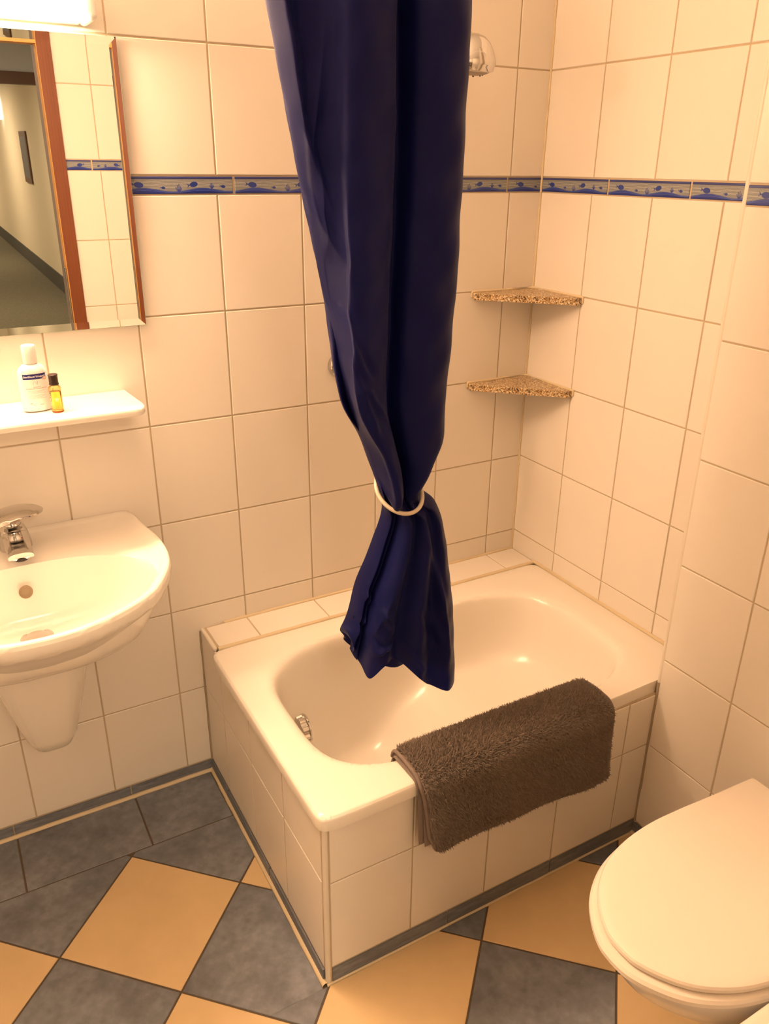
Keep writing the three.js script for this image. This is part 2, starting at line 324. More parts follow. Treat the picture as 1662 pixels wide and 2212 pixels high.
// silicone joints
{
  const t = struct('trim');
  const bead = (p, q, r = 0.0065, mat = M.silicone) => { const a = new THREE.Vector3(...p), b = new THREE.Vector3(...q), n = Math.max(6, Math.round(a.distanceTo(b) / 0.03)); const pts = []; for (let i = 0; i <= n; i++) { const v = a.clone().lerp(b, i / n); v.x += (rnd() - 0.5) * 0.0016; v.z += (rnd() - 0.5) * 0.0016; pts.push(v.toArray()); } part('silicone_bead', tube(pts, r, n * 3, 8), mat, t); };
  const y = -0.0015;
  bead([XL, y, 0.004], [PX, y, 0.004], 0.0075); bead([PX - 0.004, y, 0], [PX - 0.004, y, PZ], 0.0075); bead([PX, y - 0.001, PZ + 0.001], [XT, y - 0.001, PZ + 0.001], 0.0045); bead([XT - 0.004, y, PZ], [XT - 0.004, y, ZF], 0.007);
  bead([-0.001, 0.469, 0.001], [-0.001, CEIL, 0.001], 0.0034);
  bead([-0.97, 0.4685, 0.001], [0, 0.4685, 0.001], 0.005); bead([-0.001, 0.4675, 0.11], [-0.001, 0.4675, ZT], 0.006); bead([PX + 0.01, 0.466, 0.114], [0, 0.466, 0.114], 0.0062);
  bead([PX - 0.0003, 0.036, 0.0003], [PX - 0.0003, 0.462, 0.0003], 0.0036, M.cornerJoint); bead([XT - 0.0003, 0.036, PZ + 0.0003], [XT - 0.0003, 0.47, PZ + 0.0003], 0.0042, M.cornerJoint);
}

/* ---------- tiled surround of the bath ---------- */
{
  const w = struct('wall_bath_surround');
  part('wall_panel', box(PX + 0.0018, PX + 0.03, 0, 0.44, 0, PZ - 0.0018), M.grout, w);
  part('wall_panel', box(PX + 0.03, XT, 0, 0.436, PZ - 0.03, PZ - 0.0018), M.grout, w);
  part('wall_panel', box(PX + 0.0018, 0, 0.3, 0.4672, 0, 0.112), M.grout, w);
  const side = (x, y, ww, h, rotY, rotX, at) => part('tile', tileGeo(ww - GAP, h - GAP, Math.floor(rnd() * 3)), M.tile[Math.floor(rnd() * 3)], w, m => { m.rotation.set(rotX + (rnd() - 0.5) * 0.001, rotY + (rnd() - 0.5) * 0.001, 0, 'YXZ'); m.position.set(...at); });
  const zs = [0.002, 0.153, 0.35, 0.55, PZ - 0.012], ys = [0.036, 0.2865, 0.436];
  for (let a = 0; a < 4; a++) for (let b = 0; b < 2; b++) side(0, 0, zs[a + 1] - zs[a], (a === 0 && b === 1 ? 0.462 : ys[b + 1]) - ys[b], -Math.PI / 2, 0, [PX, ys[b] + GAP / 2, zs[a] + GAP / 2]);
  const xs = [PX + 0.012, -0.829, -0.629, -0.430, -0.231, XT], yf = [0.044, 0.2845, 0.434];
  for (let a = 0; a < 5; a++) for (let b = 0; b < 2; b++) side(0, 0, xs[a + 1] - xs[a], yf[b + 1] - yf[b], 0, 0, [xs[a] + GAP / 2, yf[b] + GAP / 2, PZ]);
  const xl = [PX + 0.014, -0.906, -0.706, -0.506, -0.306, -0.106, -0.002];
  for (let a = 0; a < 6; a++) side(0, 0, xl[a + 1] - xl[a], 0.108, 0, -Math.PI / 2, [xl[a] + GAP / 2, 0.469, 0.112 - GAP / 2]);
  part('edge_profile', lathe([[0.0001, 0], [0.006, 0], [0.006, 0.436], [0.0001, 0.436]], 20), M.plastic, w, m => m.position.set(PX + 0.0055, 0, PZ - 0.0055));
  part('edge_profile', lathe([[0.0001, 0], [0.006, 0], [0.006, 0.112], [0.0001, 0.112]], 20), M.plastic, w, m => { m.rotation.x = Math.PI / 2; m.position.set(PX + 0.0055, 0.4635, 0.001); });
}

/* ---------- bathtub ---------- */
{
  const t = thing('bathtub', 'cream enamel sit-bath with a raised inner seat, set in the tiled corner', 'bathtub', [-0.55, 0.06, 0.445]);
  const cx = -0.5375, cz = 0.4515, N = 240, top = 0.469;
  const sup = (th, a, b, n) => { const c = Math.cos(th), s = Math.sin(th); return [a * Math.sign(c) * Math.abs(c) ** (2 / n), b * Math.sign(s) * Math.abs(s) ** (2 / n)]; };
  const X0 = -1.046, X1 = -0.003, Z0 = 0.117, Z1 = 0.772;
  const outer = (th, ins) => { const [a, b] = sup(th, (X1 - X0) / 2 - ins, (Z1 - Z0) / 2 - ins, 34); let x = (X0 + X1) / 2 + a, z = (Z0 + Z1) / 2 + b; if (x > XT - 0.003) z = Math.min(z, ZT - 0.006); return [x, z]; };
  const open = (th, r) => { const [a, b] = sup(th, 0.4335, 0.255, 3.7); return [cx + a * r, cz + b * r]; };
  const th = i => 2 * Math.PI * (i + 0.5) / N;
  const ring = f => Array.from({ length: N }, (_, i) => f(th(i)));
  const rows = [];
  const O = (ins, y) => rows.push(ring(a => { const [x, z] = outer(a, ins); return [x, y, z]; }));
  O(0.004, 0.4345); O(0.0005, 0.436); O(0, 0.442); O(0, 0.4585); O(0.0012, 0.4635); O(0.004, 0.4672); O(0.009, top - 0.0003);
  for (const k of [0.35, 0.7, 0.9]) rows.push(ring(a => { const p = outer(a, 0.009), q = open(a, 1.035); return [lerp(p[0], q[0], k), top - 0.0003 - 0.0006 * k, lerp(p[1], q[1], k)]; }));
  const wall = [[1.035, 0], [1.012, 0.006], [0.996, 0.016], [0.983, 0.034], [0.972, 0.06], [0.962, 0.10], [0.95, 0.17], [0.936, 0.27], [0.92, 0.40], [0.902, 0.54], [0.88, 0.68], [0.855, 0.79], [0.825, 0.875], [0.79, 0.93], [0.74, 0.968], [0.66, 0.988], [0.55, 0.996], [0.44, 1], [0.33, 1], [0.22, 1], [0.12, 1], [0.05, 1]];
  const depth = (x, z) => { const s = x - 0.12 * (z - cz) ; return lerp(0.355, 0.205, smooth(-0.66, -0.44, s)) - 0.012 * smooth(-0.3, -0.14, x); };
  for (const [r, d] of wall) rows.push(ring(a => { const [x, z] = open(a, r); return [x, top - 0.0009 - d * depth(x, z), z]; }));
  for (const row of rows) for (const p of row) { p[0] += 0.55; p[1] -= 0.06; p[2] -= 0.445; }
  part('tub_shell', grid(rows.reverse(), true, true, false, 0.7), M.enamel, t);
  // turning waste control on the foot-end wall
  const lobes = []; for (let i = 0; i < 96; i++) { const a = i / 96 * 2 * Math.PI, r = 0.031 + 0.0022 * Math.sign(Math.sin(a * 8)) * Math.min(1, Math.abs(Math.sin(a * 8)) * 2.5); lobes.push([r, a]); }
  const ringK = (h, s) => lobes.map(([r, a]) => [h, r * s * Math.cos(a), r * s * Math.sin(a)]);
  const kr = [ringK(0, 0.8), ringK(0.004, 0.94), ringK(0.018, 0.98), ringK(0.019, 1.04)];
  const round = (h, r) => lobes.map(([, a]) => [h, r * Math.cos(a), r * Math.sin(a)]);
  kr.push(round(0.0195, 0.0345), round(0.023, 0.0345), round(0.025, 0.033), round(0.026, 0.024), round(0.0265, 0.01));
  const knob = part('waste_control', grid(kr.reverse(), true, true, true, 0.5), M.chrome, t, m => { m.position.set(-0.930 + 0.55, 0.372 - 0.06, 0.395 - 0.445); m.rotation.z = 0.05; });
  knob.userData.label = 'ribbed chrome waste control knob';
}

/* ---------- bath mat over the tub front ---------- */
{
  const t = thing('bath_mat', 'brown terry bath mat folded over the front rim of the bathtub', 'bath mat', [-0.57, 0.3, 0.78]);
  const O = [0.57, -0.3, -0.78];
  // layered profile (z, y) from inside the rim over the edge and down the front
  const prof = (off, bottom) => { const o = off; return [[0.676 - o * 0.6, 0.452], [0.684 - o * 0.5, 0.4705 + o * 0.6], [0.70, 0.4715 + o], [0.735, 0.4715 + o], [0.762 + o * 0.35, 0.4695 + o * 0.8], [0.7725 + o * 0.9, 0.458 + o * 0.35], [0.775 + o, 0.44], [0.777 + o, 0.38], [0.779 + o * 1.05, 0.33], [0.780 + o * 1.1, bottom]].map(([z, y]) => new THREE.Vector3(0, y, z)); };
  function layer(name, off, bottomFn, x0Fn, x1Fn, thick, mat) {
    const NU = 72, NS = 64, rowsO = [], rowsI = [];
    for (let j = 0; j <= NS; j++) {
      const s = j / NS, ro = [], ri = [];
      for (let i = 0; i <= NU; i++) {
        const u = i / NU, bot = bottomFn(u);
        const c = new THREE.CatmullRomCurve3(prof(off, bot)), p = c.getPoint(s), tg = c.getTangent(s), n = [0, -tg.z, tg.y];
        const sag = 0.004 * Math.sin(u * 5 + s * 3) * smooth(0.45, 1, s) + 0.003 * Math.sin(u * 13 - s * 4) * smooth(0.3, 1, s);
        const edge = Math.min(u, 1 - u) * NU, rnd1 = Math.sqrt(clamp(edge / 2.2, 0.12, 1));
        const x = lerp(x0Fn(s), x1Fn(s), u), h = thick * rnd1 * (s > 0.97 ? Math.sqrt(clamp((1 - s) / 0.03, 0.15, 1)) : 1);
        const nn = Math.hypot(n[1], n[2]) || 1, ny = -n[1] / nn, nz = -n[2] / nn;
        ro.push([x + O[0], p.y + ny * h + O[1], p.z + nz * h + sag + O[2], x * 8, s * 3]);
        ri.push([x + O[0], p.y + O[1], p.z + sag + O[2], x * 8, s * 3]);
      }
      rowsO.push(ro); rowsI.push(ri);
    }
    const loop = rowsO.map((r, j) => [...r, ...rowsI[j].slice().reverse()]);
    return { geo: grid(loop, true, true, true, 1.2), rowsO };
  }
  const bottom = u => 0.284 + 0.012 * (1 - smooth(0, 0.07, u)) * 1 + 0.004 * Math.sin(u * 4) + 0.008 * smooth(0.85, 1, u) + 0.03 * (1 - smooth(0, 0.035, u));
  part('inner_fold', layer('a', 0.0008, u => 0.318, s => -0.838 + 0.006 * s, s => -0.326, 0.0045, M.towelHem).geo, M.towelHem, t);
  part('inner_fold', layer('b', 0.0060, u => 0.312, s => -0.833 + 0.012 * s, s => -0.324, 0.0045, M.towelHem).geo, M.towelHem, t);
  const x0 = s => -0.829 + 0.022 * smooth(0.5, 1, s), x1 = s => lerp(-0.318, -0.316, s) + 0.004 * Math.sin(s * 5);
  const outer = layer('c', 0.0112, bottom, x0, x1, 0.006, M.towel);
  part('terry_cloth', outer.geo, M.towel, t);
  // hem along the near edge and the bottom
  const R = outer.rowsO, edge = [];
  for (let j = 2; j < R.length; j += 3) edge.push([R[j][0][0] - 0.0012, R[j][0][1], R[j][0][2] - 0.002]);
  for (let i = 2; i < R[0].length; i += 4) edge.push([R[R.length - 1][i][0], R[R.length - 1][i][1] - 0.001, R[R.length - 1][i][2] - 0.002]);
  part('hem', tube(edge, 0.0042, 240, 8), M.towelHem, t);
  const edge2 = []; for (let j = 2; j < R.length; j += 3) edge2.push([R[j][72][0] + 0.001, R[j][72][1], R[j][72][2] - 0.002]);
  part('hem', tube(edge2, 0.0038, 120, 8), M.towelHem, t);
  // terry loops
  const tuft = new THREE.ConeGeometry(0.0017, 0.0088, 5, 2); tuft.translate(0, 0.0034, 0);
  { const p = tuft.attributes.position; for (let i = 0; i < p.count; i++) { const y = p.getY(i); p.setX(i, p.getX(i) + 26 * y * y); } tuft.computeVertexNormals(); }
  const n = 52000, im = new THREE.InstancedMesh(tuft, std(0xffffff, 1.0), n), mat4 = new THREE.Matrix4(), q = new THREE.Quaternion(), q2 = new THREE.Quaternion(), up = new THREE.Vector3(0, 1, 0), col = new THREE.Color();
  im.name = 'terry_loops'; im.userData.kind = 'stuff'; im.castShadow = im.receiveShadow = true;
  const at = (a, b) => { const i = Math.min(71, Math.floor(a)), j = Math.min(63, Math.floor(b)), fa = a - i, fb = b - j; return [0, 1, 2].map(k => lerp(lerp(R[j][i][k], R[j][i + 1][k], fa), lerp(R[j + 1][i][k], R[j + 1][i + 1][k], fa), fb)); };
  for (let k = 0; k < n; k++) {
    const a = 0.7 + rnd() * 70.6, b = 2 + rnd() * 61.2, p = at(a, b), px = at(Math.min(71.99, a + 0.3), b), pz = at(a, Math.min(63.99, b + 0.3));
    const e1 = new THREE.Vector3(px[0] - p[0], px[1] - p[1], px[2] - p[2]), e2 = new THREE.Vector3(pz[0] - p[0], pz[1] - p[1], pz[2] - p[2]);
    const nrm = e2.clone().cross(e1).normalize(); if (nrm.y + nrm.z < 0) nrm.negate();
    const patch = Math.sin(p[0] * 31 + p[1] * 23) + Math.sin(p[0] * 17 - p[1] * 41 + 2);
    nrm.add(new THREE.Vector3((rnd() - 0.5) * 1.1 + 0.12 * patch, (rnd() - 0.5) * 1.1 - 0.25, (rnd() - 0.5) * 0.8)).normalize();
    q.setFromUnitVectors(up, nrm); q2.setFromAxisAngle(up, rnd() * 6.28); q.multiply(q2);
    const s = 0.75 + rnd() * 0.6; mat4.compose(new THREE.Vector3(...p), q, new THREE.Vector3(s, s * (0.8 + 0.5 * rnd()), s)); im.setMatrixAt(k, mat4);
    const c = 0.8 + 0.45 * rnd(); im.setColorAt(k, col.setRGB(0.215 * c, 0.168 * c, 0.132 * c));
  }
  t.add(im);
}

/* ---------- shower curtain, ring and rod ---------- */
{
  const t = thing('shower_curtain', 'navy blue shower curtain gathered by a ring, hanging over the bathtub', 'curtain', [-0.8, 2.08, 0.55]);
  const Lc = [[1.0191, -0.799], [1.1245, -0.832], [1.2703, -0.873], [1.4236, -0.9005], [1.5686, -0.938], [1.8166, -0.9845], [2.09, -1.04]];
  const Rc = [[1.0583, -0.688], [1.1, -0.6655], [1.1915, -0.6556], [1.4094, -0.6426], [1.8479, -0.6404], [2.09, -0.632]];
  const Ac = [[1.02, -0.80], [1.187, -0.863], [1.272, -0.879], [1.398, -0.882], [1.603, -0.89], [1.819, -0.89], [2.09, -0.892]];
  const Bc = [[1.02, -0.755], [1.065, -0.762], [1.162, -0.78], [1.251, -0.778], [1.384, -0.774], [1.604, -0.763], [1.837, -0.768], [2.09, -0.772]];
  // control points of a horizontal section: [span, fraction, depth]
  const upper = [['L', 0, -0.42], ['LA', 0.11, 0.10], ['LA', 0.19, 0.20], ['LA', 0.40, 0.02], ['LA', 0.66, 0.10], ['LA', 0.86, 0.42], ['LA', 1.0, 0.86], ['AB', 0.30, 0.94], ['AB', 0.72, 0.58], ['AB', 1.0, -0.28], ['BR', 0.14, 0.36], ['BR', 0.45, 0.66], ['BR', 0.82, 0.50], ['R', 0, -0.05],
    ['BR', 0.7, -0.75], ['BR', 0.2, -0.35], ['AB', 0.5, -0.9], ['LA', 0.9, -0.45], ['LA', 0.5, -0.85], ['LA', 0.15, -0.45]];
  const upper2 = [['L', 0, -0.60], ['LA', 0.10, -0.30], ['LA', 0.22, -0.16], ['LA', 0.42, 0.08], ['LA', 0.64, 0.36], ['LA', 0.86, 0.62], ['LA', 1.0, 0.88], ['AB', 0.30, 0.96], ['AB', 0.72, 0.55], ['AB', 1.0, -0.30], ['BR', 0.14, 0.36], ['BR', 0.45, 0.64], ['BR', 0.82, 0.48], ['R', 0, -0.05],
    ['BR', 0.7, -0.75], ['BR', 0.2, -0.35], ['AB', 0.5, -0.9], ['LA', 0.9, -0.5], ['LA', 0.5, -0.95], ['LA', 0.15, -0.85]];
  const mixT = (a, b, t) => a.map((c, i) => [c[0], lerp(c[1], b[i][1], t), lerp(c[2], b[i][2], t)]);
  const lower = [['L', 0, -0.45], ['LA', 0.22, -0.12], ['LA', 0.48, -0.30], ['LA', 0.74, -0.14], ['LA', 0.94, -0.42], ['LA', 1.06, -0.70], ['LA', 1.03, -0.05], ['LA', 1.0, 0.52], ['AR', 0.12, 0.74], ['AR', 0.28, 0.40], ['AR', 0.46, 0.86], ['AR', 0.64, 0.48], ['AR', 0.82, 0.66], ['R', 0, -0.02],
    ['AR', 0.75, -0.70], ['AR', 0.35, -0.35], ['AR', 0.1, -0.95], ['LA', 0.8, -1.0], ['LA', 0.5, -0.8], ['LA', 0.15, -0.95]];
  const xOf = ([s, f], L, A, B, R) => s === 'L' ? L : s === 'R' ? R : s === 'LA' ? lerp(L, A, f) : s === 'AB' ? lerp(A, B, f) : s === 'BR' ? lerp(B, R, f) : lerp(A, R, f);
  const keys = [];
  const section = (tpl, L, A, B, R, dz, zc, y, tilt = 0, roll = 0, hem) => keys.push(tpl.map((c, i) => { const x = xOf(c, L, A, B, R), z = zc + c[2] * dz; return [x, (hem ? hem[i] : y - tilt * (z - zc) + roll * (x - (L + R) / 2)), z]; }));
  for (const y of [2.085, 1.95, 1.82, 1.68, 1.54, 1.40, 1.27, 1.18]) section(mixT(upper, upper2, 1 - smooth(1.45, 1.75, y)), table(Lc, y), table(Ac, y), table(Bc, y), table(Rc, y), lerp(0.052, 0.072, smooth(1.2, 2, y)), 0.55, y);
  section(upper2, -0.823, -0.815, -0.767, -0.662, 0.056, 0.552, 1.105, 0.25, 0);
  section(upper2, -0.806, -0.795, -0.757, -0.690, 0.055, 0.556, 1.055, 0.55, 0.25);
  section(upper, -0.798, -0.788, -0.757, -0.716, 0.040, 0.552, 1.010, 0.68, 0.08);
  section(lower, -0.790, -0.762, 0, -0.700, 0.040, 0.545, 0.985, 0.6, 0.15);
  section(lower, -0.768, -0.750, 0, -0.664, 0.046, 0.540, 0.950, 0.35, 0.25);
  section(lower, -0.786, -0.764, 0, -0.640, 0.056, 0.540, 0.880, 0.1, 0.1);
  section(lower, -0.820, -0.800, 0, -0.620, 0.066, 0.538, 0.780, 0, 0);
  section(lower, -0.838, -0.822, 0, -0.608, 0.072, 0.536, 0.700, 0, 0);
  section(lower, -0.850, -0.832, 0, -0.596, 0.076, 0.535, 0.610, 0, 0, [0.68, 0.655, 0.635, 0.625, 0.622, 0.63, 0.62, 0.612, 0.64, 0.632, 0.60, 0.582, 0.578, 0.584, 0.585, 0.60, 0.62, 0.64, 0.655, 0.665]);
  section(lower, -0.846, -0.834, 0, -0.592, 0.077, 0.535, 0.56, 0, 0, [0.665, 0.648, 0.628, 0.615, 0.612, 0.62, 0.61, 0.598, 0.632, 0.622, 0.575, 0.528, 0.506, 0.508, 0.53, 0.56, 0.60, 0.63, 0.645, 0.655]);
  const NC = 220, rows = [], NV = 400, nk = keys.length;
  const dense = keys.map(k => new THREE.CatmullRomCurve3(k.map(p => new THREE.Vector3(...p)), true, 'centripetal').getPoints(NC).slice(0, NC));
  // arc parameters differ between templates, so sample by control index
  const byIndex = keys.map(k => { const n = k.length, cr = (a, b, c, d, u) => 0.5 * (2 * b + (c - a) * u + (2 * a - 5 * b + 4 * c - d) * u * u + (3 * b - a - 3 * c + d) * u * u * u); return Array.from({ length: NC }, (_, i) => { const s = i / NC * n, j = Math.floor(s), u = s - j; return [0, 1, 2].map(q => cr(k[(j + n - 1) % n][q], k[j % n][q], k[(j + 1) % n][q], k[(j + 2) % n][q], u)); }); });
  // hard diagonal creases: [x0, y0, x1, y1, amplitude, width]
  const creases = [[-0.962, 1.60, -0.885, 1.44, 0.0120, 0.0135], [-0.944, 1.53, -0.872, 1.34, -0.0102, 0.0149], [-0.936, 1.50, -0.876, 1.28, 0.0114, 0.0121], [-0.92, 1.42, -0.86, 1.27, 0.0102, 0.0121], [-0.905, 1.36, -0.835, 1.25, -0.0086, 0.0135], [-0.91, 1.80, -0.93, 1.62, 0.0099, 0.0149], [-0.925, 1.62, -0.905, 1.45, 0.0086, 0.0135], [-0.965, 1.70, -0.90, 1.52, 0.0086, 0.0162], [-0.88, 1.27, -0.83, 1.14, 0.0086, 0.0108], [-0.86, 1.24, -0.80, 1.16, 0.0073, 0.0108], [-0.83, 0.80, -0.78, 0.70, 0.0099, 0.0108], [-0.84, 0.72, -0.80, 0.66, -0.0086, 0.0108], [-0.79, 0.78, -0.84, 0.68, 0.0086, 0.0108], [-0.70, 0.90, -0.66, 0.72, 0.0086, 0.0121], [-0.72, 0.74, -0.66, 0.62, -0.0086, 0.0162], [-0.68, 0.84, -0.635, 0.60, 0.0080, 0.0121], [-0.76, 0.66, -0.70, 0.58, 0.0080, 0.0121], [-0.83, 0.66, -0.78, 0.68, 0.0086, 0.0095]];
  const cre = (x, y) => { let d = 0; for (const [a, b, c, e, h, w] of creases) { const dx = c - a, dy = e - b, l2 = dx * dx + dy * dy, s = ((x - a) * dx + (y - b) * dy) / l2, L = Math.sqrt(l2); if (s < -0.15 || s > 1.15) continue; const dist = Math.abs((x - a) * dy - (y - b) * dx) / L, f = smooth(-0.15, 0.25, s) * (1 - smooth(0.75, 1.15, s)); d += h * f * Math.max(0, 1 - dist / w) ** 1.3; } return d; };
  for (let v = 0; v <= NV; v++) {
    const s = v / NV * (nk - 1), j = Math.min(nk - 2, Math.floor(s)), u = s - j, row = [];
    const cr = (a, b, c, d) => 0.5 * (2 * b + (c - a) * u + (2 * a - 5 * b + 4 * c - d) * u * u + (3 * b - a - 3 * c + d) * u * u * u);
    for (let i = 0; i < NC; i++) {
      const a = byIndex[Math.max(0, j - 1)][i], b = byIndex[j][i], c = byIndex[j + 1][i], d = byIndex[Math.min(nk - 1, j + 2)][i];
      const p = [0, 1, 2].map(q => cr(a[q], b[q], c[q], d[q]));
      const front = i < NC * 0.66;
      if (front) p[2] += cre(p[0], p[1]);
      const wav = 0.0012 * Math.sin(p[1] * 37 + p[0] * 60) + 0.0009 * Math.sin(p[1] * 71 - p[0] * 93 + i * 0.05);
      p[2] += wav;
      row.push([p[0] + 0.8, p[1] - 2.08, p[2] - 0.55, i / NC * 90, p[1] * 110]);
    }
    rows.push(row);
  }
  part('cloth', grid(rows.slice(0, NV - 2), true, false, false, null), M.curtain, t);
  part('bottom_hem', grid(rows.slice(NV - 3).map((r, k) => r.map(p => { return [p[0], p[1], p[2], p[3], p[4]]; })), true, false, false, null), M.curtain, t);

  const ring = thing('curtain_ring', 'pale tie-back ring around the gathered blue shower curtain', 'ring', [-0.757, 1.008, 0.552]);
  const rp = []; for (let k = 0; k < 40; k++) { const a = k / 40 * 2 * Math.PI; rp.push([0.0465 * Math.cos(a), -0.70 * 0.046 * Math.sin(a) + 0.04 * 0.046 * Math.cos(a), 0.046 * Math.sin(a)]); }
  part('ring_band', new THREE.TubeGeometry(new THREE.CatmullRomCurve3(rp.map(p => new THREE.Vector3(...p)), true), 120, 0.0042, 14, true), M.ring, ring);

  const rod = thing('curtain_rod', 'white curtain rod running above the bathtub from wall to wall', 'rod', [0, 2.1, 0.55]);
  part('rod_tube', tube([[-0.002, 0, 0], [-0.5, 0, 0], [-1.0, 0, 0], [-1.06, 0, -0.012], [-1.075, 0, -0.06], [-1.076, 0, -0.3], [-1.076, 0, -0.548]], 0.0105, 120, 14), M.whitePlastic, rod);
  part('rod_flange', new THREE.CylinderGeometry(0.026, 0.026, 0.012, 28), M.whitePlastic, rod, m => { m.rotation.z = Math.PI / 2; m.position.set(-0.007, 0, 0); });
  part('rod_flange', new THREE.CylinderGeometry(0.026, 0.026, 0.012, 28), M.whitePlastic, rod, m => { m.rotation.x = Math.PI / 2; m.position.set(-1.076, 0, -0.543); });
  for (let k = 0; k < 9; k++) part('rod_glider', new THREE.TorusGeometry(0.0155, 0.0022, 8, 20), M.whitePlastic, rod, m => { m.position.set(-1.03 + k * 0.049, -0.006, 0); m.rotation.y = Math.PI / 2; });
}

/* ---------- granite corner shelves ---------- */
function cornerShelf(y, label) {
  const t = thing('corner_shelf', label, 'shelf', [0, y, 0]);
  const s = new THREE.Shape(); const e = 0.003;
  for (const [i, [x, z]] of [[-e, e], [-0.2085, e], [-0.2085, 0.017], [-0.0165, 0.2035], [-e, 0.2035]].entries()) i ? s.lineTo(x, -z) : s.moveTo(x, -z);
  const g = new THREE.ExtrudeGeometry(s, { depth: 0.0165, bevelEnabled: true, bevelSize: 0.0012, bevelThickness: 0.0012, bevelOffset: -0.0012, bevelSegments: 2 });
  g.rotateX(-Math.PI / 2); g.translate(0, -0.0177, 0);
  { const p = g.attributes.position, u = g.attributes.uv, n = g.attributes.normal; for (let i = 0; i < p.count; i++) Math.abs(n.getY(i)) > 0.7 ? u.setXY(i, p.getX(i) * 6, p.getZ(i) * 6) : u.setXY(i, (p.getX(i) + p.getZ(i)) * 4.5 + 0.3, p.getY(i) * 6 + 0.1); }
  part('granite_slab', g, M.granite, t);
  part('silicone_seal', tube([[-0.211, -0.012, 0.001], [-0.211, 0.0008, 0.001], [-0.2, 0.0012, 0.0015], [-0.1, 0.0012, 0.0012], [-0.004, 0.0014, 0.003], [-0.0012, 0.0012, 0.1], [-0.0015, 0.0012, 0.196], [-0.001, 0.0006, 0.206], [-0.001, -0.014, 0.206]], 0.0036, 90, 8), M.silicone, t);
}
cornerShelf(1.2850, 'upper of the two speckled granite corner shelves above the bathtub');
cornerShelf(1.0350, 'lower of the two speckled granite corner shelves above the bathtub');

/* ---------- shower head and bath mixer behind the curtain ---------- */
{
  const t = thing('overhead_shower', 'dome-shaped chrome shower head showing beside the blue curtain', 'shower head', [-0.372, 1.803, 0.17]);
  const dome = [[0.0001, 0.060], [0.014, 0.0595], [0.028, 0.055], [0.040, 0.045], [0.049, 0.031], [0.055, 0.016], [0.058, 0.006], [0.0575, 0.001], [0.055, -0.002], [0.054, -0.010], [0.050, -0.012], [0.047, -0.0125]];
  part('dome', lathe(dome, 48), M.chrome, t, m => { m.rotation.x = 0.12; });
  part('spray_face', lathe([[0.0001, -0.021], [0.02, -0.0205], [0.036, -0.0175], [0.0475, -0.0122]], 40), std(rgb(0.30, 0.25, 0.20), 0.5), t, m => { m.rotation.x = 0.12; });
  for (let k = 0; k < 10; k++) part('nozzle', new THREE.SphereGeometry(0.0024, 10, 8), M.dark, t, m => m.position.set(0.03 * Math.cos(k * 0.628), -0.0195, 0.03 * Math.sin(k * 0.628)));
  part('arm', tube([[0, 0.05, 0], [-0.018, 0.068, -0.008], [-0.05, 0.088, -0.03], [-0.075, 0.10, -0.09], [-0.08, 0.105, -0.166]], 0.0095, 50, 14), M.chrome, t);
  part('wall_flange', lathe([[0.0001, 0.01], [0.018, 0.009], [0.027, 0.003], [0.028, 0]], 32), M.chrome, t, m => { m.rotation.x = Math.PI / 2; m.position.set(-0.08, 0.105, -0.1695); });
}
{
  const t = thing('bath_mixer', 'chrome wall mixer for the bath, mostly hidden behind the blue curtain', 'tap', [-0.55, 1.13, 0]);
  for (const x of [-0.062, 0.088]) {
    part('escutcheon', lathe([[0.0135, 0.0], [0.0345, 0.0], [0.0352, 0.004], [0.034, 0.011], [0.031, 0.0155], [0.027, 0.017], [0.0245, 0.0145], [0.0235, 0.009], [0.0135, 0.008]], 48), M.chrome, t, m => { m.rotation.x = Math.PI / 2; m.position.set(x, 0, 0.0012); });
    part('union', new THREE.CylinderGeometry(0.0132, 0.0132, 0.045, 24), M.chrome, t, m => { m.rotation.x = Math.PI / 2; m.position.set(x, 0, 0.026); });
  }
  part('body', tube([[-0.075, 0, 0.058], [-0.03, 0, 0.06], [0.013, 0, 0.06], [0.06, 0, 0.06], [0.1, 0, 0.058]], 0.021, 40, 20), M.chrome, t);
  part('lever', rbox(-0.004, 0.03, 0.016, 0.026, 0.05, 0.15, 0.004), M.chrome, t);
  part('spout', tube([[0.013, -0.012, 0.07], [0.013, -0.02, 0.11], [0.013, -0.045, 0.14], [0.013, -0.06, 0.145]], 0.013, 30, 16), M.chrome, t);
}

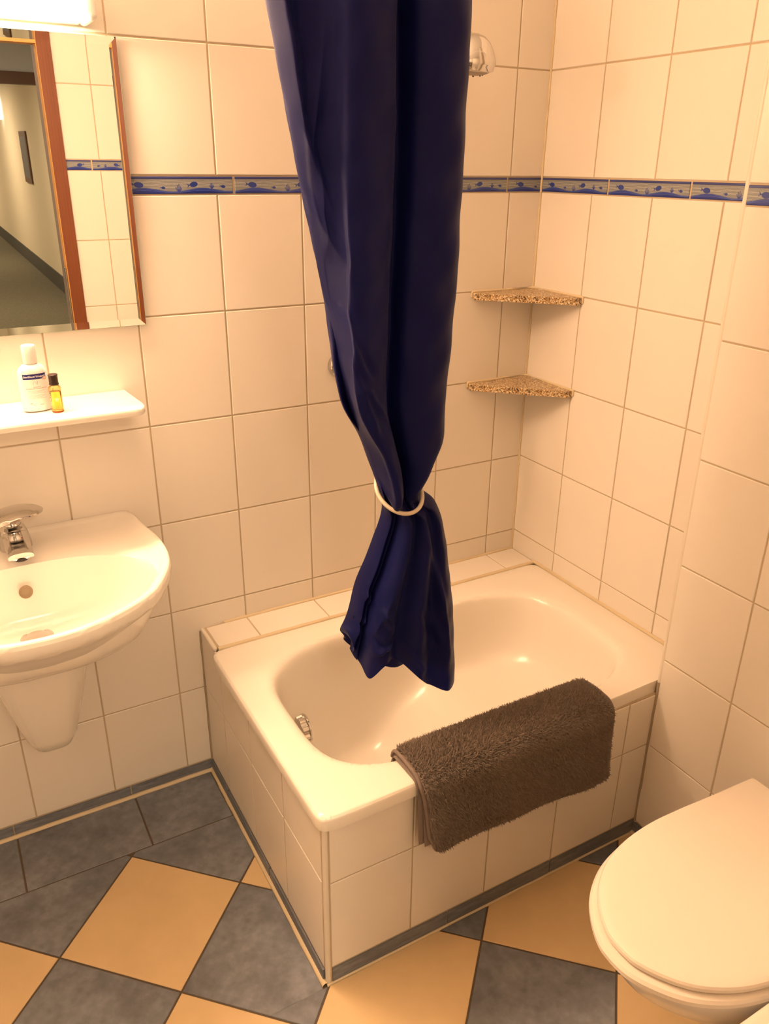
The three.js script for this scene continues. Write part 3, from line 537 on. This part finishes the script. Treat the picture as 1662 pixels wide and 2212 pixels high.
/* ---------- mirror and lamp ---------- */
{
  const t = thing('mirror', 'frameless mirror with ground edges on the wall above the washbasin', 'mirror', [-1.435, 1.546, 0.0075]);
  t.rotation.x = 0.0101;
  const W = 0.343, Hh = 0.2745, b = 0.0145, rise = b * Math.tan(4.6 * Math.PI / 180), z = 0.003;
  const P = [], tri = (...v) => v.forEach(p => P.push(...p));
  const inn = [[-W + b, -Hh + b, z], [W - b, -Hh + b, z], [W - b, Hh - b, z], [-W + b, Hh - b, z]], out = [[-W, -Hh, z + rise], [W, -Hh, z + rise], [W, Hh, z + rise], [-W, Hh, z + rise]];
  const flat = pts => { const g = new THREE.BufferGeometry(); g.setAttribute('position', new THREE.Float32BufferAttribute(pts.flat(), 3)); g.setAttribute('uv', new THREE.Float32BufferAttribute(pts.map(p => [p[0], p[1]]).flat(), 2)); g.computeVertexNormals(); return g; };
  part('mirror_face', flat([inn[0], inn[1], inn[2], inn[0], inn[2], inn[3]]), M.mirror, t);
  for (let k = 0; k < 4; k++) { const n = (k + 1) % 4; part('ground_edge', flat([out[k], out[n], inn[n], out[k], inn[n], inn[k]]), M.mirror, t); }
  part('glass_back', box(-W, W, -Hh, Hh, -0.003, 0.0026), M.glassEdge, t);
  part('glass_rim', mergeGeometries([box(-W - 0.0004, -W, -Hh, Hh, -0.003, z + rise), box(W, W + 0.0004, -Hh, Hh, -0.003, z + rise), box(-W, W, -Hh - 0.0004, -Hh, -0.003, z + rise), box(-W, W, Hh, Hh + 0.0004, -0.003, z + rise)]), M.glassEdge, t);
}
{
  const x0 = -1.712, x1 = -1.168, y0 = 1.850, y1 = 1.918, z1 = 0.108;
  const t = thing('mirror_lamp', 'glowing white tube lamp fixed on the wall above the mirror', 'lamp', [-1.435, 1.88, 0.002]);
  part('diffuser', rbox(x0 + 1.435, x1 + 1.435, y0 - 1.88, y1 - 1.88, 0.02, z1 - 0.002, 0.016, 5), M.glow, t);
  for (const s of [-1, 1]) part('end_cap', rbox(0.278 * 1 - (s < 0 ? 0 : 0), 0.2975, -0.046, 0.044, 0.0, 0.092, 0.012, 4), M.whitePlastic, t, m => { if (s < 0) m.rotation.y = 0; if (s < 0) m.position.x = -0.5755; });
  part('back_plate', rbox(-0.28, 0.28, -0.044, 0.042, 0, 0.019, 0.004), M.whitePlastic, t);
  const w = x1 - x0 - 0.02, xm = (x0 + x1) / 2;
  areaLight(LAMP, LAMP_FRONT, w, y1 - y0 - 0.01, [xm, 1.880, z1 + 0.002], [xm, 1.72, z1 + 1]);
  areaLight(LAMP, LAMP_BELOW, w, 0.06, [xm, y0 - 0.0035, 0.072], [xm, 0, 0.072], [0, 0, 1]);
  areaLight(LAMP, LAMP_ABOVE, w, 0.06, [xm, y1 + 0.003, 0.072], [xm, 3, 0.072], [0, 0, 1]);
}

/* ---------- porcelain shelf with bottles ---------- */
{
  const t = thing('porcelain_shelf', 'white glazed porcelain shelf under the mirror holding two bottles', 'shelf', [-1.435, 1.131, 0]);
  const s = new THREE.Shape(), hw = 0.291, hb = 0.283, d = 0.173, r = 0.024;
  s.moveTo(-hb, -0.001); s.lineTo(hb, -0.001); s.lineTo(hw, -(d - r) * 0.8); s.bezierCurveTo(hw + 0.002, -(d - r) , hw - 0.002, -d + 0.004, hw - r, -d); s.lineTo(-hw + r, -d); s.bezierCurveTo(-hw + 0.002, -d + 0.004, -hw - 0.002, -(d - r), -hw, -(d - r) * 0.8); s.closePath();
  const g = new THREE.ExtrudeGeometry(s, { depth: 0.006, bevelEnabled: true, bevelSize: 0.005, bevelThickness: 0.005, bevelOffset: -0.005, bevelSegments: 4, curveSegments: 16 });
  g.rotateX(-Math.PI / 2); g.translate(0, -0.011, 0);
  part('shelf_top', toCreasedNormals(g, 0.6), M.ceramic, t);
  const rows = []; for (const [y, w, dd] of [[-0.011, 0.265, 0.135], [-0.018, 0.262, 0.115], [-0.03, 0.258, 0.075], [-0.043, 0.252, 0.03], [-0.047, 0.25, 0.002]]) rows.push(Array.from({ length: 48 }, (_, i) => { const a = Math.PI * i / 47, c = Math.cos(a), q = Math.sin(a); return [w * Math.sign(c) * Math.abs(c) ** 0.5, y, 0.001 + dd * Math.abs(q) ** 0.6]; }));
  part('shelf_bracket', grid(rows.reverse(), true, true, true, 0.9), M.ceramic, t);
}
{
  const t = thing('lotion_bottle', 'white oval plastic bottle with a navy label strip on the porcelain shelf', 'bottle', [-1.3470, 1.1312, 0.088]);
  t.rotation.y = 0.06;
  const oval = (w, d, y) => Array.from({ length: 56 }, (_, i) => { const a = -i / 56 * 2 * Math.PI; return [w * Math.cos(a), y, d * Math.sin(a)]; });
  const rows = [[0.02, 0.012, 0], [0.0265, 0.0165, 0.002], [0.0285, 0.018, 0.006], [0.0285, 0.018, 0.07], [0.028, 0.0178, 0.078], [0.0262, 0.017, 0.085], [0.0225, 0.0155, 0.0905], [0.0175, 0.0135, 0.0945], [0.0125, 0.0118, 0.0965], [0.0105, 0.0105, 0.0972], [0.0105, 0.0105, 0.1]].map(p => oval(...p));
  part('bottle_body', grid(rows, true, true, true, 0.7), M.whitePlastic, t);
  part('cap', grid([[0.0128, 0.0128, 0.0975], [0.0134, 0.0134, 0.0985], [0.0134, 0.0134, 0.131], [0.0128, 0.0128, 0.133], [0.012, 0.012, 0.1335]].map(p => oval(...p)), true, true, true, 0.6), M.whitePlastic, t);
  // label wraps the front of the body
  const lr = [0.010, 0.085].map((y, j) => Array.from({ length: 25 }, (_, i) => { const a = Math.PI * (0.80 - 0.62 * i / 24), yy = Math.min(y, 0.0795); return [0.0287 * Math.cos(a), yy, 0.0182 * Math.sin(a), i / 24, j]; }));
  part('label_print', grid(lr, false, false, false, null), M.lotionLabel, t);
}
{
  const t = thing('amber_vial', 'small amber glass vial with black screw cap beside the white bottle', 'bottle', [-1.3125, 1.1312, 0.1165]);
  const glass = lathe([[0.0001, 0.0], [0.0100, 0.0], [0.0116, 0.0012], [0.0120, 0.003], [0.0120, 0.0485], [0.0115, 0.0515], [0.0095, 0.0532], [0.0072, 0.0540], [0.0070, 0.062], [0.0058, 0.062], [0.0058, 0.0535], [0.0095, 0.0510], [0.0108, 0.0480], [0.0108, 0.0034], [0.0100, 0.0022], [0.0001, 0.002]], 48);
  part('glass_body', glass, M.amber, t);
  part('liquid', lathe([[0.0001, 0.0023], [0.0100, 0.0024], [0.0106, 0.0036], [0.0106, 0.0425], [0.0001, 0.0418]], 40), std(rgb(1, 1, 1), 0.02, { transmission: 1, thickness: 0.01, ior: 1.4, attenuationColor: rgb(0.95, 0.55, 0.08), attenuationDistance: 0.03 }), t);
  const cap = [[0.0073, 0.0556], [0.0092, 0.0556], [0.0096, 0.0565], [0.0096, 0.0585], [0.0089, 0.059], [0.0089, 0.0605]]; for (let k = 0; k < 5; k++) cap.push([0.0092, 0.061 + k * 0.0026], [0.0087, 0.0622 + k * 0.0026]); cap.push([0.0095, 0.0745], [0.0096, 0.0762], [0.0085, 0.0775], [0.0001, 0.0775]);
  part('screw_cap', lathe(cap, 40), M.darkCap, t);
  const pr = [0.010, 0.043].map((y, j) => Array.from({ length: 25 }, (_, i) => { const a = Math.PI * (1.02 - 0.8 * i / 24); return [0.01215 * Math.cos(a), y, 0.01215 * Math.sin(a), i / 24, j]; }));
  part('printed_mark', grid(pr, false, false, false, null), M.vialPrint, t);
}

/* ---------- washbasin, siphon cover, tap ---------- */
const BX = -1.435;
{
  const t = thing('washbasin', 'white ceramic washbasin with rounded front on the tiled wall under the mirror', 'washbasin', [BX, 0.66, 0]);
  const half = [[0.2, 0.0015], [0.251, 0.0015], [0.272, 0.11], [0.283, 0.19], [0.279, 0.277], [0.264, 0.331], [0.237, 0.385], [0.211, 0.422], [0.162, 0.46], [0.113, 0.486], [0.058, 0.503], [0, 0.509]];
  const right = new THREE.CatmullRomCurve3(half.map(p => new THREE.Vector3(p[0], 0, p[1])), false, 'centripetal').getPoints(300);
  const N = 160, c0 = [0, 0.26];
  // outline as radius against angle round c0
  const polar = right.map(p => [Math.atan2(p.z - c0[1], p.x - c0[0]), Math.hypot(p.x - c0[0], p.z - c0[1])]).sort((a, b) => a[0] - b[0]);
  const outline = th => { let a = Math.atan2(Math.sin(th), Math.cos(th)); if (Math.cos(th) < 0) a = Math.PI - a; a = Math.atan2(Math.sin(a), Math.cos(a)); const lo = polar[0]; let r; if (a < lo[0]) r = (0.0015 - c0[1]) / Math.sin(a); else r = table(polar, a); return [c0[0] + r * Math.cos(th), c0[1] + r * Math.sin(th)]; };
  const ths = Array.from({ length: N }, (_, i) => 2 * Math.PI * (i + 0.5) / N);
  const out = ths.map(outline), rows = [], Y = -0.66;
  const body = (sx, sz, y) => rows.push(out.map(([x, z]) => [x * sx, y + Y, Math.max(0.0015, z * sz)]));
  body(0.25, 0.3, 0.655); body(0.36, 0.44, 0.66); body(0.55, 0.60, 0.678); body(0.72, 0.74, 0.706); body(0.83, 0.85, 0.735); body(0.89, 0.915, 0.762); body(0.922, 0.955, 0.785); body(0.945, 0.974, 0.797); body(0.974, 0.986, 0.803); body(0.991, 0.995, 0.809); body(1, 1, 0.818); body(1.0, 1.0, 0.831); body(0.994, 0.9945, 0.8375); body(0.985, 0.9865, 0.8405); body(0.972, 0.976, 0.8412);
  const scaleIn = (s, y) => rows.push(out.map(([x, z]) => [x * s, y + Y, Math.max(0.006, c0[1] + (z - c0[1]) * s)]));
  scaleIn(0.950, 0.8400); scaleIn(0.935, 0.8375); scaleIn(0.92, 0.8350);
  const bowl = (th, r) => { const c = Math.cos(th), s = Math.sin(th), n = 2.45; return [0.236 * r * Math.sign(c) * Math.abs(c) ** (2 / n), 0.322 + 0.160 * r * Math.sign(s) * Math.abs(s) ** (2 / n)]; };
  for (const k of [0.3, 0.65, 0.92]) rows.push(ths.map((th, i) => { const [x, z] = out[i], q = bowl(th, 1); return [lerp(x * 0.92, q[0], k), 0.8350 - 0.004 * k + Y, lerp(c0[1] + (z - c0[1]) * 0.92, q[1], k)]; }));
  for (const [r, d] of [[1, 0.008], [0.985, 0.018], [0.965, 0.034], [0.94, 0.056], [0.905, 0.08], [0.86, 0.101], [0.79, 0.118], [0.69, 0.130], [0.56, 0.138], [0.42, 0.143], [0.28, 0.146], [0.16, 0.148], [0.075, 0.149]]) rows.push(ths.map(th => { const [x, z] = bowl(th, r); return [x, 0.835 - d + Y, z - 0.10 * (1 - r)]; }));
  part('basin', grid(rows, true, true, true, 0.75), M.ceramic, t);
  part('overflow_hole', lathe([[0.0001, -0.004], [0.008, -0.006], [0.0112, -0.0015], [0.0128, 0.0012], [0.014, 0.0004]], 28), std(rgb(0.34, 0.26, 0.16), 0.5), t, m => { m.rotation.x = Math.PI / 2 - 0.42; m.position.set(-0.003, 0.776 + Y, 0.1825); });
  part('drain', lathe([[0.0001, 0.0045], [0.018, 0.004], [0.0215, 0.003], [0.0225, 0.0015], [0.026, 0.0025], [0.030, 0.0022], [0.0325, 0]], 40), M.chrome, t, m => m.position.set(0, 0.6875 + Y, 0.222));
}
{
  const t = thing('siphon_cover', 'white ceramic siphon cover on the wall beneath the washbasin', 'cover', [BX, 0.28, 0]);
  const rows = [[0.300, 0.002, 0.01], [0.283, 0.02, 0.05], [0.286, 0.034, 0.075], [0.298, 0.047, 0.094], [0.33, 0.062, 0.108], [0.40, 0.080, 0.125], [0.47, 0.097, 0.142], [0.54, 0.112, 0.160], [0.61, 0.122, 0.178], [0.651, 0.128, 0.188]].map(([y, w, d]) => Array.from({ length: 56 }, (_, i) => { const a = Math.PI * i / 55, c = Math.cos(a), s = Math.sin(a); return [w * Math.sign(c) * Math.abs(c) ** 0.55, y - 0.28, 0.001 + d * Math.abs(s) ** 0.55]; }));
  part('cover_shell', grid(rows, true, true, true, 0.9), M.ceramic, t);
}
{
  const t = thing('basin_tap', 'chrome single-lever mixer tap on the back deck of the washbasin', 'tap', [BX, 0.8315, 0.076]); t.scale.set(1.25, 0.92, 1.2);
  const oval = (w, d, y, z) => Array.from({ length: 44 }, (_, i) => { const a = -i / 44 * 2 * Math.PI; return [w * Math.cos(a), y, z + d * Math.sin(a)]; });
  const rows = [[0.0245, 0.0245, 0.0008, 0], [0.0262, 0.0262, 0.003, 0], [0.0255, 0.026, 0.016, 0.001], [0.0238, 0.025, 0.032, 0.002], [0.0215, 0.0225, 0.046, 0.001], [0.0185, 0.0185, 0.056, -0.002], [0.0155, 0.0155, 0.0605, -0.003]].map(p => oval(...p));
  part('tap_body', grid(rows, true, true, true, 0.6), M.chrome, t);
  const sp = []; for (let k = 0; k <= 12; k++) { const u = k / 12, z = 0.004 + 0.098 * u, y = 0.034 + 0.012 * u - 0.012 * u * u, w = lerp(0.0215, 0.0195, u), h = lerp(0.0185, 0.0098, u); sp.push(Array.from({ length: 32 }, (_, i) => { const a = i / 32 * 2 * Math.PI, c = Math.cos(a), s = Math.sin(a); return [w * Math.sign(c) * Math.abs(c) ** 0.8, y + h * Math.sign(s) * Math.abs(s) ** 0.8, z - 0.006 * u * (s < 0 ? -s : 0)]; })); }
  part('spout', grid(sp, true, true, true, 0.6), M.chrome, t);
  part('aerator', lathe([[0.0001, 0], [0.0105, 0], [0.0115, 0.001], [0.0115, 0.008]], 28), M.dark, t, m => m.position.set(0, 0.0212, 0.088));
  part('cartridge_neck', lathe([[0.0145, 0.056], [0.0135, 0.064], [0.0150, 0.072], [0.0195, 0.08], [0.0205, 0.086], [0.0185, 0.093], [0.010, 0.097], [0.0001, 0.098]], 36), M.chrome, t, m => { m.position.z = -0.002; });
  const lv = []; for (let k = 0; k <= 22; k++) { const u = k / 22, x = -0.050 + 0.102 * u, w = 0.0275 * Math.sqrt(Math.max(0.0004, 1 - Math.abs(2 * u - 0.9) ** 2.6 / 1.35)) * (u > 0.98 ? 0.5 : 1), y = 0.080 + 0.022 * Math.sin(u * 2.3 + 0.25), h = 0.0052 * (0.35 + Math.sin(Math.PI * clamp(u, 0.03, 0.97))); lv.push(Array.from({ length: 28 }, (_, i) => { const a = i / 28 * 2 * Math.PI; return [x, y + h * Math.sin(a) - 5 * (w * Math.cos(a)) ** 2, w * Math.cos(a)]; })); }
  part('lever', grid(lv, true, true, true, 0.7), M.chrome, t, m => { m.position.z = -0.003; m.rotation.set(0.22, 0.2, 0); });
  part('red_dot', new THREE.SphereGeometry(0.0028, 12, 8), std(rgb(0.5, 0.02, 0.02), 0.4), t, m => { m.position.set(0.011, 0.078, 0.0135); m.scale.set(1, 0.6, 0.5); });
}

/* ---------- toilet ---------- */
{
  const zc = 1.2185, t = thing('toilet', 'white wall-hung toilet with its lid closed, next to the bathtub', 'toilet', [XT, 0.1, zc]);
  const half = [[0.0, 0.150], [0.05, 0.157], [0.155, 0.163], [0.255, 0.170], [0.335, 0.171], [0.415, 0.160], [0.475, 0.139], [0.525, 0.105], [0.556, 0.066], [0.574, 0.028], [0.577, 0]];
  const curve = new THREE.CatmullRomCurve3(half.map(p => new THREE.Vector3(p[0], 0, p[1])), false, 'centripetal');
  const hp = curve.getPoints(64).map(p => [p.x, p.z]);
  const loop = [...hp, ...hp.slice(0, -1).reverse().map(([x, z]) => [x, -z])];
  const ringAt = (y, sx, sz, dx = 0, x0 = 0.05) => loop.map(([x, z]) => [-(Math.max(x0, x * sx + dx)), y - 0.1, z * sz]);
  // bowl
  const br = [];
  for (const [y, sx, sz, x0] of [[0.085, 0.42, 0.30, 0.0015], [0.09, 0.50, 0.42, 0.0015], [0.12, 0.60, 0.54, 0.0015], [0.18, 0.70, 0.64, 0.0015], [0.24, 0.80, 0.74, 0.0015], [0.29, 0.88, 0.83, 0.0015], [0.33, 0.935, 0.90, 0.0015], [0.365, 0.968, 0.95, 0.0015], [0.385, 0.98, 0.968, 0.0015], [0.395, 0.98, 0.968, 0.0015], [0.3985, 0.972, 0.958, 0.0015]]) br.push(loop.map(([x, z]) => [-Math.max(x0, x * sx), y - 0.1, z * sz * (x < 0.3 ? lerp(1.0, 1, x / 0.3) : 1)]));
  part('bowl', grid(br.reverse(), true, true, true, 0.8), M.ceramic, t);
  const sec = (list) => grid(list.reverse(), true, true, true, 0.5);
  part('seat', sec([ringAt(0.4005, 0.992, 0.985), ringAt(0.402, 1.012, 1.02), ringAt(0.407, 1.022, 1.035), ringAt(0.415, 1.022, 1.035), ringAt(0.420, 1.014, 1.022), ringAt(0.4225, 0.99, 0.985)]), M.seat, t);
  const lid = (y, ins) => loop.map(([x, z]) => { const c = [0.3, 0], d = Math.hypot(x - c[0], z) || 1, k = (d - ins) / d; return [-Math.max(0.05, c[0] + (x - c[0]) * k), y - 0.1, z * k]; });
  part('lid', sec([lid(0.4235, 0.006), lid(0.4245, 0.0035), lid(0.428, 0.001), lid(0.4345, 0.001), lid(0.4385, 0.0035), lid(0.4408, 0.009), lid(0.4420, 0.022), lid(0.4432, 0.06), lid(0.444, 0.11)]), M.seat, t);
  for (const s of [-1, 1]) part('hinge', rbox(-0.058, -0.018, 0.2995, 0.330, s * 0.085 - 0.025, s * 0.085 + 0.025, 0.006), M.seat, t);
}
/* ---------- white bin beside the toilet ---------- */
{
  const t = thing('waste_bin', 'white box-shaped waste bin on the floor, just beyond the closed toilet', 'bin', [-0.585, 0, 1.488]);
  part('bin_body', rbox(-0.13, 0.13, 0.001, 0.44, -0.081, 0.081, 0.016, 4), M.whitePlastic, t);
  part('bin_rim', rbox(-0.134, 0.134, 0.434, 0.461, -0.0845, 0.0845, 0.0115, 5), M.seat, t);
  part('bin_lid', rbox(-0.112, 0.112, 0.45, 0.4635, -0.064, 0.064, 0.005, 3), M.seat, t);
}

/* ---------- door frame and corridor behind the camera (seen in the mirror) ---------- */
{
  const d = struct('door_frame');
  const yh = 1.944, yr = 1.962, zb = 1.716, yc = 2.42;
  for (const s of [0, 1]) {
    const x = s ? DX0 : DX1, o = s ? -1 : 1;                 // o: towards the wall
    const X = (a, b) => [Math.min(x + o * a, x + o * b), Math.max(x + o * a, x + o * b)];
    part('door_casing', rbox(...X(0, CAS), 0, CEIL - 0.002, ZF - 0.012, ZF - 0.0005, 0.001, 1), M.wood, d);
    part('door_jamb', box(...X(-0.0015, 0.0095), 0, CEIL - 0.002, ZF - 0.0115, 1.646), M.woodEdge, d);
    part('door_seal', box(...X(-0.0015, 0.003), 0, CEIL - 0.002, 1.646, zb), M.gasket, d);
  }
  part('door_casing', rbox(DX0, DX1, yh + 0.014, yh + 0.02, ZF - 0.012, ZF + 0.03, 0.001, 1), M.wood, d);
  part('door_head', box(DX0, DX1, yh, yh + 0.014, ZF - 0.0125, 1.66), M.woodEdge, d);
  part('transom_panel', box(DX0, DX1, yh + 0.02, CEIL, 1.655, 1.69), M.plaster, d);
  part('strike_plate', rbox(DX1 - 0.0065, DX1 - 0.0035, 0.97, 1.19, 1.606, 1.624, 0.001, 1), M.chrome, d);
}
{
  const X0 = -2.35, X1 = -0.04, Z0 = 1.714, Z1 = 18;
  const r = struct('wall_corridor'); part('wall_panel', box(X1, X1 + 0.12, 0, 2.4, Z0, Z1), M.hallWall, r);
  part('wall_panel', box(X0 - 0.12, X0, 0, 2.4, Z0, Z1), M.hallWall, r); part('wall_panel', box(X0 - 0.12, X1 + 0.12, 0, 2.4, Z1, Z1 + 0.12), M.hallWall, r);
  part('wall_panel', box(X0 - 0.12, XL - 0.12, 0, CEIL, Z0 - 0.12, Z0), M.hallWall, r);
  const f = struct('floor_corridor'); { const g = box(X0, X1, -0.12, -0.001, Z0, Z1); const u = g.attributes.uv; for (let i = 0; i < u.count; i++) u.setXY(i, u.getX(i) * 5, u.getY(i) * 34); part('carpet', g, M.carpet, f); }
  const c = struct('ceiling_corridor'); part('ceiling_panel', box(X0 - 0.12, X1 + 0.12, 2.4, 2.52, Z0 + 0.01, Z1), M.hallCeil, c);
  const b = struct('baseboard_corridor'); part('skirting', box(X1 - 0.012, X1, 0, 0.19, Z0, Z1), M.skirting, b); part('skirting', box(X0, X0 + 0.012, 0, 0.19, Z0, Z1), M.skirting, b);
  const l = struct('lintel_corridor'); part('lintel_beam', box(X0, X1, 1.993, 2.07, 4.96, 5.06), M.darkWood, l); part('lintel_panel', box(X0, X1, 2.07, 2.4, 4.98, 5.04), M.hallCeil, l);
  const pic = thing('wall_picture', 'dark framed picture hanging on the corridor wall seen in the mirror', 'picture', [X1, 1.44, 10.1]);
  part('picture_frame', rbox(-0.02, -0.001, -0.30, 0.30, -0.30, 0.30, 0.003, 1), M.darkWood, pic); part('picture_sheet', box(-0.0215, -0.0195, -0.24, 0.24, -0.24, 0.24), std(rgb(0.10, 0.10, 0.12), 0.5), pic);
  const wl = thing('corridor_wall_lamp', 'bright lamp on the corridor wall seen at the mirror edge', 'lamp', [X1, 2.05, 12.1]);
  part('lamp_shade', rbox(-0.10, -0.004, -0.15, 0.15, -0.11, 0.11, 0.02, 3), M.hallGlow, wl);
  areaLight(HALL, 6, 0.2, 0.28, [X1 - 0.105, 2.05, 12.1], [-2, 2.05, 12.1]);
  for (const [z, which] of [[3.1, 'nearest the bathroom doorway'], [7.2, 'just past the dark lintel'], [11.5, 'beside the wall lamp'], [15.5, 'before the end wall']]) {
    const p = thing('corridor_ceiling_light', 'square corridor ceiling light ' + which, 'lamp', [-1.3, 2.4, z]); 
    part('light_panel', rbox(-0.3, 0.3, -0.03, -0.001, -0.3, 0.3, 0.008, 2), M.hallGlow, p);
    areaLight(HALL, z < 5 ? HALL_POWER : HALL_FAR, 0.56, 0.56, [-1.3, 2.366, z], [-1.3, 0, z], [0, 0, 1]);
  }
}
renderer.render(scene, camera);
